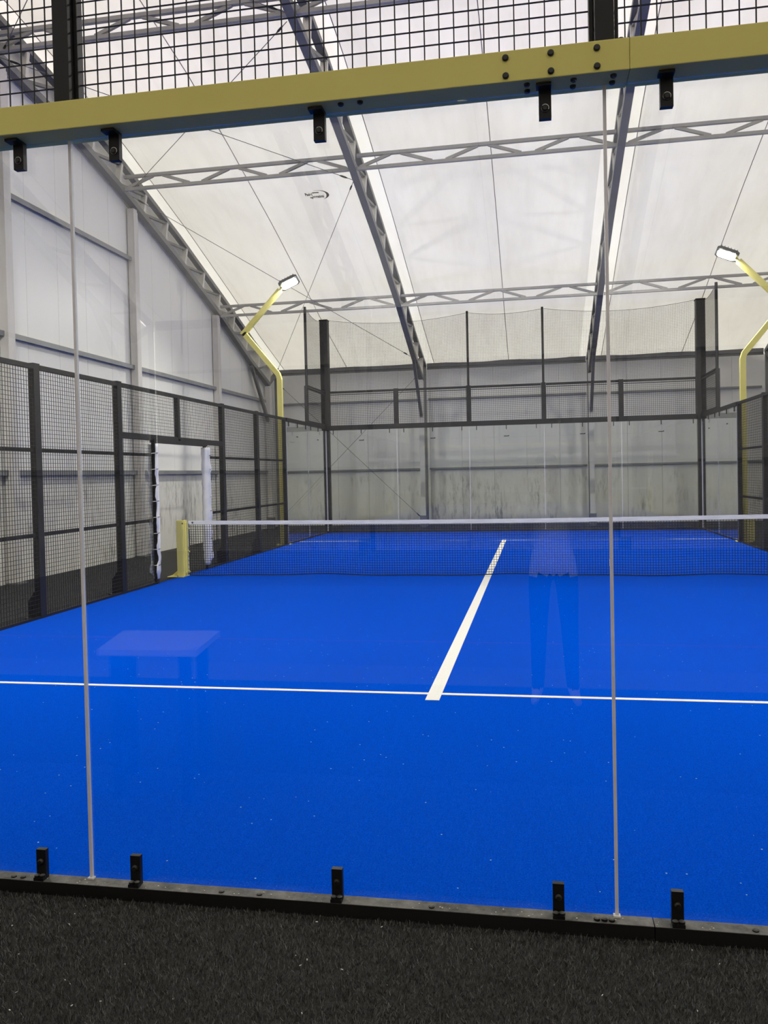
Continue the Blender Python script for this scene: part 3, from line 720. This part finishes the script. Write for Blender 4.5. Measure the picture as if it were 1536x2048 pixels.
# ------------------------------------------------------------------ small table just left of the view, mirrored in the near glass
e = thing('side_table', (-1.2, -1.1, 0), 'small white topped table left of the photographer, mirrored in the glass', 'table')
obj('table_top', MB().prism([(-1.42, -.84, .735), (-.90, -.85, .735), (-.98, -1.37, .735), (-1.54, -1.34, .735)], (0, 0, .03), 0), 'laminate', e)
for lx, ly in ((-1.36, -.92), (-.99, -.92), (-1.05, -1.28), (-1.46, -1.26)): obj('leg', MB().box((lx-.025, ly-.025, -.012), (lx+.025, ly+.025, .734)), 'black', e)

# ------------------------------------------------------------------ the photographer behind the camera, mirrored faintly in the near glass
def photographer():
    cx, cy = .86, -3.22
    V = []; Rr = []; E = []
    def add(p, r, par=None):
        V.append(p); Rr.append(r); i = len(V)-1
        if par is not None: E.append((par, i))
        return i
    pel = add((cx, cy, .96), (.145, .105)); wa = add((cx, cy-.06, 1.10), (.135, .10), pel); ch = add((cx-.01, cy-.10, 1.27), (.155, .11), wa)
    st = add((cx-.02, cy-.12, 1.39), (.13, .09), ch); nk = add((cx-.025, cy-.12, 1.47), (.058, .058), st)
    hb = add((cx-.03, cy-.11, 1.545), (.068, .078), nk); hm = add((cx-.032, cy-.10, 1.61), (.076, .095), hb); ht = add((cx-.032, cy-.105, 1.68), (.066, .08), hm)
    for sd in (-1, 1):
        sh = add((cx-.02+sd*.17, cy-.12, 1.385), (.062, .058), st); el = add((cx-.02+sd*.27, cy-.10, 1.14), (.046, .046), sh)
        fa = add((cx-.04+sd*.19, cy+.0, 1.29), (.042, .040), el); wr = add((.745+sd*.10, -3.125, 1.475), (.029, .026), fa)
        pm = add((.745+sd*.085, -3.11, 1.535), (.030, .018), wr)
        for k, (dx, dz) in enumerate(((-.018, .075), (-.004, .085), (.010, .080), (.022, .064))):
            f1 = add((.745+sd*(.083+dx), -3.095+.004*k, 1.535+dz*.55), (.0095, .0095), pm); add((.745+sd*(.070+dx), -3.088+.004*k, 1.535+dz), (.008, .008), f1)
        t1 = add((.745+sd*.055, -3.125, 1.535), (.011, .011), pm); add((.745+sd*.035, -3.118, 1.56), (.009, .009), t1)
        hp = add((cx+sd*.095, cy, .90), (.098, .098), pel); kn = add((cx+sd*.108, cy+.10, .50), (.062, .066), hp)
        an = add((cx+sd*.12, cy+.20, .10), (.042, .048), kn); bl = add((cx+sd*.135, cy+.30, .035), (.044, .034), an); add((cx+sd*.15, cy+.40, .028), (.038, .026), bl)
    me = bpy.data.meshes.new('person'); me.from_pydata(V, E, []); ob = bpy.data.objects.new('person_base', me); C.objects.link(ob)
    m = ob.modifiers.new('skin', 'SKIN'); m.use_smooth_shade = True; ob.modifiers.new('sub', 'SUBSURF').levels = 2; ob.modifiers['sub'].render_levels = 2
    sv = me.skin_vertices[0].data
    for q, r in zip(sv, Rr): q.radius = r
    sv[0].use_root = True
    bpy.context.view_layer.update()
    out = bpy.data.meshes.new_from_object(ob.evaluated_get(bpy.context.evaluated_depsgraph_get())); bpy.data.objects.remove(ob)
    out.materials.clear()
    for k in ('skin_', 'shirt', 'trousers', 'shoe'): out.materials.append(M[k])
    for p in out.polygons:
        x, y, z = p.center; p.use_smooth = True
        if z < .085: k = 3
        elif z < .86: k = 2
        elif z > 1.455 or (y > -3.17 and z > 1.44): k = 0
        else: k = 1
        p.material_index = k
    root = tag(link('person', out, None, (0, 0, 0)), 'photographer in a white top and dark trousers, seen only mirrored in the glass', 'person')
    cy -= .09; hm_ = Vector((cx-.032, cy-.02, 1.645)); mb = MB(); n = 10
    for i in range(n+1):
        a = math.pi*.62*i/n
        for j in range(16):
            b = 2*math.pi*j/16; front = max(0, math.sin(b)); zz = math.cos(a*(1-.38*front))
            rr = math.sin(a*(1-.38*front)) if i else 0
            mb.v.append((hm_.x+.088*rr*math.cos(b), hm_.y+.105*rr*math.sin(b), hm_.z+.105*zz))
    for i in range(n):
        for j in range(16): a, b = i*16+j, i*16+(j+1) % 16; mb.f.append((a, b, b+16, a+16))
    obj('hair', mb, 'hair', root, smooth=True)
    for sd in (-1, 1):
        obj('eye', MB().tube([(cx-.032+sd*.03, cy+.066, 1.605), (cx-.032+sd*.03, cy+.086, 1.605)], [.012, .008], 8), 'mark', root)
        obj('ear', MB().tube([(cx-.032+sd*.072, cy-.015, 1.565), (cx-.032+sd*.084, cy-.02, 1.595), (cx-.032+sd*.076, cy-.02, 1.625)], [.008, .014, .008], 8), 'skin_', root)
    obj('nose', MB().tube([(cx-.032, cy+.075, 1.61), (cx-.032, cy+.10, 1.575), (cx-.032, cy+.082, 1.565)], [.007, .014, .012], 8), 'skin_', root)
    obj('mouth', MB().tube([(cx-.056, cy+.066, 1.535), (cx-.032, cy+.078, 1.533), (cx-.008, cy+.066, 1.535)], [.003, .006, .003], 6), 'lip', root)
M['skin_'] = worn('skin', (.52, .33, .25), (.46, .28, .21), .5, 0, 20, .5, .3)
M['shirt'] = worn('white_top', (.88, .89, .88), (.80, .81, .81), .8, 0, 6, .5, .2)
M['trousers'] = worn('dark_trousers', (.015, .016, .022), (.03, .03, .036), .8, 0, 12, .5, .2)
M['shoe'] = worn('white_shoe', (.66, .65, .66), (.5, .49, .5), .6, 0, 12, .5, .3)
M['hair'] = worn('dark_hair', (.025, .018, .013), (.04, .03, .02), .6, 0, 40, .5, .3)
M['lip'] = worn('lip', (.40, .18, .16), (.35, .15, .13), .5, 0, 40, .5, .3)
photographer()
